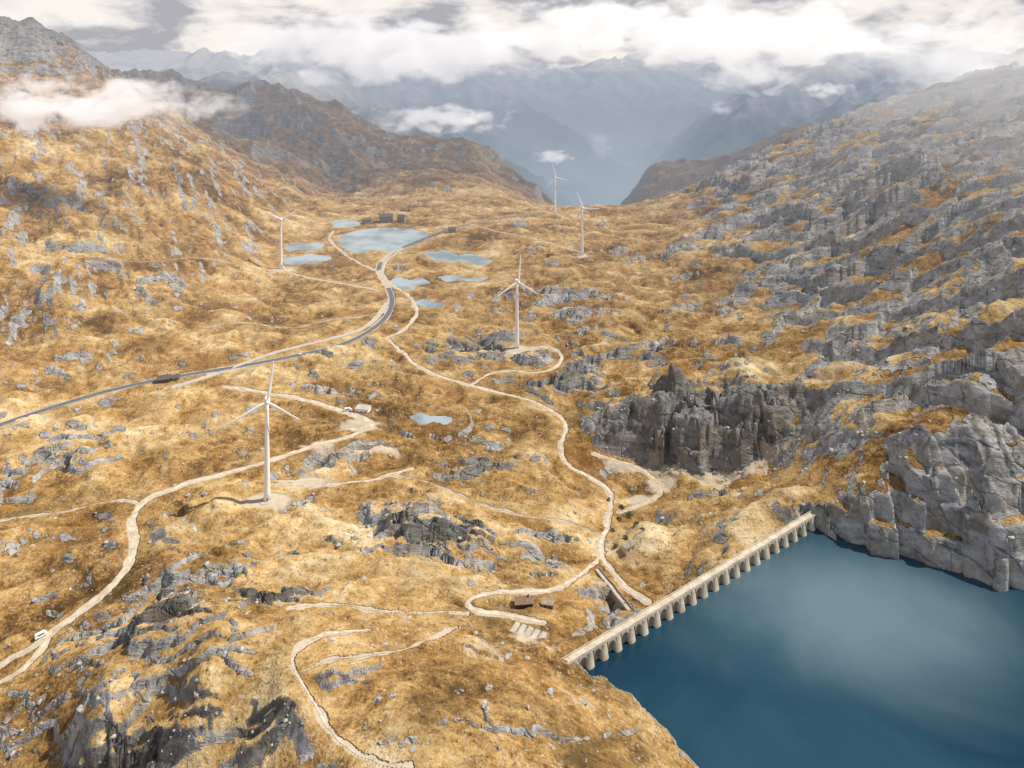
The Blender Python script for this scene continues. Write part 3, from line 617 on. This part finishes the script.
# straight ramp between the two tracks below the dam, with a dark side wall
a=hit(597,570,H); b_=hit(630,611,H); e=b_-a; L_=float(np.hypot(e[0],e[1])); ux,uy=e[0]/L_,e[1]/L_
t=thing('ramp','straight concrete ramp with a dark side wall running down below the dam','ramp',tuple(a))
ns=12
def strip(w0,w1,zt,zb):
    V=[];Fc=[]
    for k in range(ns+1):
        f=k/ns; x,y=e[0]*f,e[1]*f; gzz=float(sample(H,a[0]+x,a[1]+y))-a[2]; zr=max(gzz,e[2]*f)+.2
        for w_,z_ in ((w0,zt),(w1,zt),(w1,zb),(w0,zb)): V.append((x-uy*w_,y+ux*w_,zr+z_))
        if k:
            o=4*k
            for j in range(4): Fc.append((o-4+j,o-4+(j+1)%4,o+(j+1)%4,o+j))
    Fc+=[(0,3,2,1),(4*ns,4*ns+1,4*ns+2,4*ns+3)]; return V,Fc
V,Fc=strip(-1.5,1.5,.5,-4); meshobj('ramp_slab',V,Fc,MCON,t)
V,Fc=strip(1.51,2.1,1.5,-4); meshobj('side_wall',V,Fc,MSTAIN,t)
V,Fc=strip(-2.1,-1.51,1.0,-4); meshobj('side_wall',V,Fc,MSTAIN,t)
# ------------------------------------------------------------------ vehicles
def vehicle(px,py,rz,label,L=4.6,Wd=1.9,Hh=1.6,van=False,paint=MWH,name='car'):
    c=hit(px,py,H); t=thing(name,label,name,(c[0],c[1],c[2]+.25),R(rz)); y=Wd/2
    pr=([(-L/2,.35),(-L/2,Hh*.95),(-L/2+.3,Hh),(L/2-1.4,Hh),(L/2-.6,Hh*.62),(L/2,Hh*.5),(L/2,.35)] if van else
        [(-L/2,.35),(-L/2,.95),(-L/2+.5,1.0),(-L/2+1.1,Hh),(L/2-2.0,Hh),(L/2-1.2,1.0),(L/2-.1,.85),(L/2,.35)])
    V=[(p,-y,q) for p,q in pr]+[(p,y,q) for p,q in pr]; n_=len(pr); Fc=[tuple(range(n_)),tuple(range(n_,2*n_))[::-1]]+[(i,i+n_,(i+1)%n_+n_,(i+1)%n_) for i in range(n_)]
    meshobj('body',V,Fc,paint,t)
    for s in (-1,1):
        z0=Hh*.6; V=[];Fc=[]; boxVF(-L/2+1.2,L/2-1.7,s*y-.02,s*y+.02,z0,Hh*.88,V,Fc); meshobj('side_window',V,Fc,MGLASS,t)
        for xx_ in (-L*.31,L*.31):
            V,Fc=lathe([(.34,-.12),(.36,0),(.34,.12)],14,'y',(xx_,s*(y-.02),.34)); meshobj('wheel',V,Fc,MRUB,t)
vehicle(348,411,10,'white camper van parked by the white hut at the hairpin',7,2.4,3.0,True,name='van')
vehicle(41,637,45,'white van on the pale service road at lower left',6.5,2.3,2.8,True,name='van')
vehicle(300,355,14,'white car driving on the main asphalt road below the left slope')
vehicle(609,500,80,'dark car parked on the valley track above the dry basin',paint=MSTEEL)
# ------------------------------------------------------------------ shrubs below the crag
def shrub(px,py,s,label):
    c=hit(px,py,H); t=thing('shrub',label,'shrub',tuple(c),random.random()*6,'bushes in the hollow below the crag')
    V,Fc=lathe([(.18*s,-.3),(.12*s,.9*s)],7); meshobj('stem',V,Fc,MBARK,t); V=[];Fc=[]
    cl=[np.array([random.gauss(0,.55),random.gauss(0,.55),random.uniform(.4,1.2)])*s for _ in range(9)]
    for _ in range(420):
        q_=random.choice(cl)+rng.normal(0,.28*s,3); a=rng.normal(0,1,3); a/=np.linalg.norm(a); b_=np.cross(a,rng.normal(0,1,3)); b_/=np.linalg.norm(b_); l=.2*s*random.uniform(.6,1.3)
        k=len(V); V+=[q_-a*l,q_+b_*l*.6,q_+a*l,q_-b_*l*.6]; Fc.append((k,k+1,k+2,k+3))
    meshobj('crown',V,Fc,MLEAF,t)
for i,(a,b_,s) in enumerate([(622,508,2.0),(630,516,2.3),(619,520,1.7),(635,526,1.8),(613,531,1.5),(626,539,2.0),(643,531,1.4),(616,547,1.5)]):
    shrub(a,b_,s,['topmost olive bush in the hollow beside the valley track','largest olive bush in the hollow below the crag','left hand bush just beside the valley track bend','bush near the middle of the clump below the gravel basin','small bush closest to the valley track','bush just above the concrete valve house','rightmost small bush of the clump','lowest bush of the clump left of the concrete valve house'][i])
# ------------------------------------------------------------------ boulders
V=[];Fc=[]
bm=bmesh.new(); bmesh.ops.create_icosphere(bm,subdivisions=1,radius=1); bv=np.array([v.co[:] for v in bm.verts]); bf=[[v.index for v in f.verts] for f in bm.faces]; bm.free()
cnt=0
while cnt<4200:
    y=math.exp(random.uniform(math.log(260),math.log(1500))); x=random.uniform(-.8,.8)*(y+60)
    r,c=rc(x,y); r=int(r);c=int(c)
    if not(0<r<NR-1 and 0<c<NC-1): continue
    if DR[r,c]<2 or H[r,c]<ZW+.3 and X[r,c]>30 and Y[r,c]<510: continue
    if wetm[r,c]>.1: continue
    pr=.05+.5*rock[r,c]*(1-.6*rgt[r,c])+.25*max(0,float(nf2[r,c]))+.3*left[r,c]+.8*scree[r,c]
    if random.random()>pr: continue
    s=.3+1.4*random.random()**5+ y*.0006; z=float(sample(H,x,y)); a=random.random()*6.28
    sc3=np.array([s*random.uniform(.8,1.6),s*random.uniform(.7,1.2),s*random.uniform(.4,.8)])
    v=bv*(1+rng.uniform(-.25,.25,(len(bv),1)))*sc3; v=np.c_[v[:,0]*math.cos(a)-v[:,1]*math.sin(a)+x,v[:,0]*math.sin(a)+v[:,1]*math.cos(a)+y,v[:,2]+z+.1*s]
    b=len(V); V+=v.tolist(); Fc+=[[i+b for i in f] for f in bf]; cnt+=1
o=meshobj('scattered_boulders',V,Fc,MROCK,kind='stuff'); o['label']='grey boulders and stones strewn over the golden grass'; o['category']='boulders'
# ------------------------------------------------------------------ clouds
def cloudmat(dens,tint,asp,seed,sc=1.6,soft=1.1,thr=.34):
    b=NT('cloud_vapour'); oc=b.n('ShaderNodeTexCoord').outputs['Object']
    ln=b.n('ShaderNodeVectorMath',{0:oc},operation='LENGTH').outputs['Value']
    mp=b.n('ShaderNodeMapping',{'Vector':oc,'Scale':(asp,1,1),'Location':(seed*3.1,seed,0)}).outputs[0]
    nn=b.noise(mp,sc,5,.6,.3)
    f=b.math('ADD',b.math('MULTIPLY',b.math('SUBTRACT',1.,ln),1.2),b.math('MULTIPLY',b.math('SUBTRACT',nn,.5),4.0)); f=b.math('SUBTRACT',f,thr)
    f=b.math('MULTIPLY',f,soft,clamp=True)
    d=b.math('MULTIPLY',f,dens)
    pv=b.n('ShaderNodeVolumePrincipled',{'Color':(.8,.8,.8,1),'Density':d,'Emission Color':col(tint),'Emission Strength':b.math('MULTIPLY',d,1.)})  # added glow stands in for light scattered repeatedly inside the cloud
    b.l(pv.outputs[0],b.out.inputs[1]); b.m.cycles.volume_step_rate=1.5; return b.m
def cloud(px,py,y,wpx,hpx,label,tint=(.50,.48,.48),depth=.4,od=4.2,seed=0,soft=1.4,thr=.34):
    c=Q(px,py,y); sx=wpx/2*y/F; sz=hpx/2*y/F; sy=sx*depth
    bm=bmesh.new(); bmesh.ops.create_icosphere(bm,subdivisions=4,radius=1)
    for v in bm.verts:
        p=Vector((v.co.x*sx/sz*.8,v.co.y*1.2,v.co.z))+Vector((seed*7.7,seed,0)); v.co*=.85+.35*mnoise.fractal(p*1.1,1,2,4)
    me=bpy.data.meshes.new('cloud'); bm.to_mesh(me); bm.free(); me.materials.append(cloudmat(od/(2*sz),tint,max(1,sx/sz*.6),seed,soft=soft,thr=thr))
    o=bpy.data.objects.new('cloud',me); C.objects.link(o); o.location=c; o.scale=(sx,sy,sz)
    o['label']=label; o['category']='cloud'; o['group']='clouds drifting along the mountains'
cloud(80,103,1150,350,74,'long low white cloud crossing the left slope',seed=1,tint=(.57,.51,.48),depth=.2,od=4.8,soft=1.7)
cloud(443,119,4600,170,38,'flat white cloud floating in front of the blue mountain, centre',seed=2,soft=1.1,od=3.4)
cloud(553,157,4600,54,20,'tiny cloud wisp above the farthest wind turbine',seed=3,od=2.2,soft=1.)
cloud(600,146,4600,38,46,'small upright wisp of mist right of the tiny cloud',seed=4,od=2,soft=1.)
cloud(757,76,4600,126,52,'white cloud puff over the blue mountain right of centre',seed=5,od=3.8,soft=1.4)
cloud(824,90,4600,66,24,'small cloud puff right of the larger white puff',seed=6,od=2.2,soft=1.)
cloud(720,108,4600,40,22,'small mist wisp below the white puff over the blue mountain',seed=7,od=1.8,soft=1.)
cloud(400,50,4650,460,90,'broad grey cloud covering the peaks at upper left of centre',seed=8,tint=(.44,.42,.43),od=4.4,soft=1.9,thr=.42)
cloud(700,34,4700,600,90,'broad bright cloud covering the peaks right of centre',seed=9,tint=(.55,.52,.50),od=4.6,soft=1.9,thr=.42)
cloud(975,66,2100,340,120,'cloud resting on the right hand mountain top',seed=10,tint=(.53,.51,.50),depth=.3,od=3.4,soft=1.1)
# ------------------------------------------------------------------ world, sun
w=bpy.data.worlds.new('World'); bpy.context.scene.world=w; w.use_nodes=True; t=w.node_tree; t.nodes.clear()
def wn(ty,**k):
    x=t.nodes.new(ty)
    for a,b in k.items(): setattr(x,a,b)
    return x
tosun=Vector((.60,.12,.79)).normalized(); el=math.asin(tosun.z); az=math.atan2(tosun.x,tosun.y)
sky=wn('ShaderNodeTexSky',sky_type='NISHITA',sun_disc=False,sun_elevation=el,sun_rotation=az,altitude=2000)
tc=wn('ShaderNodeTexCoord'); mp=wn('ShaderNodeMapping'); mp.inputs['Scale'].default_value=(6,6,14); mp.inputs['Location'].default_value=(3.1,0,.4); t.links.new(tc.outputs['Generated'],mp.inputs[0])
n1=wn('ShaderNodeTexNoise'); n1.inputs['Scale'].default_value=1.5; n1.inputs['Detail'].default_value=9; n1.inputs['Roughness'].default_value=.56; n1.inputs['Distortion'].default_value=.15; t.links.new(mp.outputs[0],n1.inputs[0])
cr=wn('ShaderNodeValToRGB'); e=cr.color_ramp.elements; e[0].position=.40; e[0].color=(.44,.44,.48,1); e[1].position=.60; e[1].color=(.98,.93,.87,1); x=e.new(.47); x.color=(.66,.64,.65,1); x=e.new(.52); x.color=(.86,.81,.77,1); t.links.new(n1.outputs[0],cr.inputs[0])
sm=wn('ShaderNodeVectorMath',operation='SCALE'); sm.inputs['Scale'].default_value=.12; t.links.new(sky.outputs[0],sm.inputs[0])
sx=wn('ShaderNodeSeparateXYZ'); t.links.new(tc.outputs['Generated'],sx.inputs[0]); mr=wn('ShaderNodeMapRange'); mr.inputs[1].default_value=.2; mr.inputs[2].default_value=.55; mr.inputs[3].default_value=1; mr.inputs[4].default_value=.22; t.links.new(sx.outputs[2],mr.inputs[0])
mx=wn('ShaderNodeMix',data_type='RGBA'); t.links.new(mr.outputs[0],mx.inputs[0]); t.links.new(sm.outputs[0],mx.inputs[6]); t.links.new(cr.outputs[0],mx.inputs[7])
bg=wn('ShaderNodeBackground'); bg.inputs[1].default_value=1.0; t.links.new(mx.outputs[2],bg.inputs[0]); wo=wn('ShaderNodeOutputWorld'); t.links.new(bg.outputs[0],wo.inputs[0])
sl_=bpy.data.lights.new('sun','SUN'); sl_.energy=5.0; sl_.angle=R(.5); sl_.color=(1,.92,.80); so=bpy.data.objects.new('sun',sl_); C.objects.link(so); so.rotation_euler=(-tosun).to_track_quat('-Z','Y').to_euler()
vs=bpy.context.scene.view_settings; vs.view_transform='Standard'; vs.look='None'; vs.exposure=0
print('done',time.time()-T0)
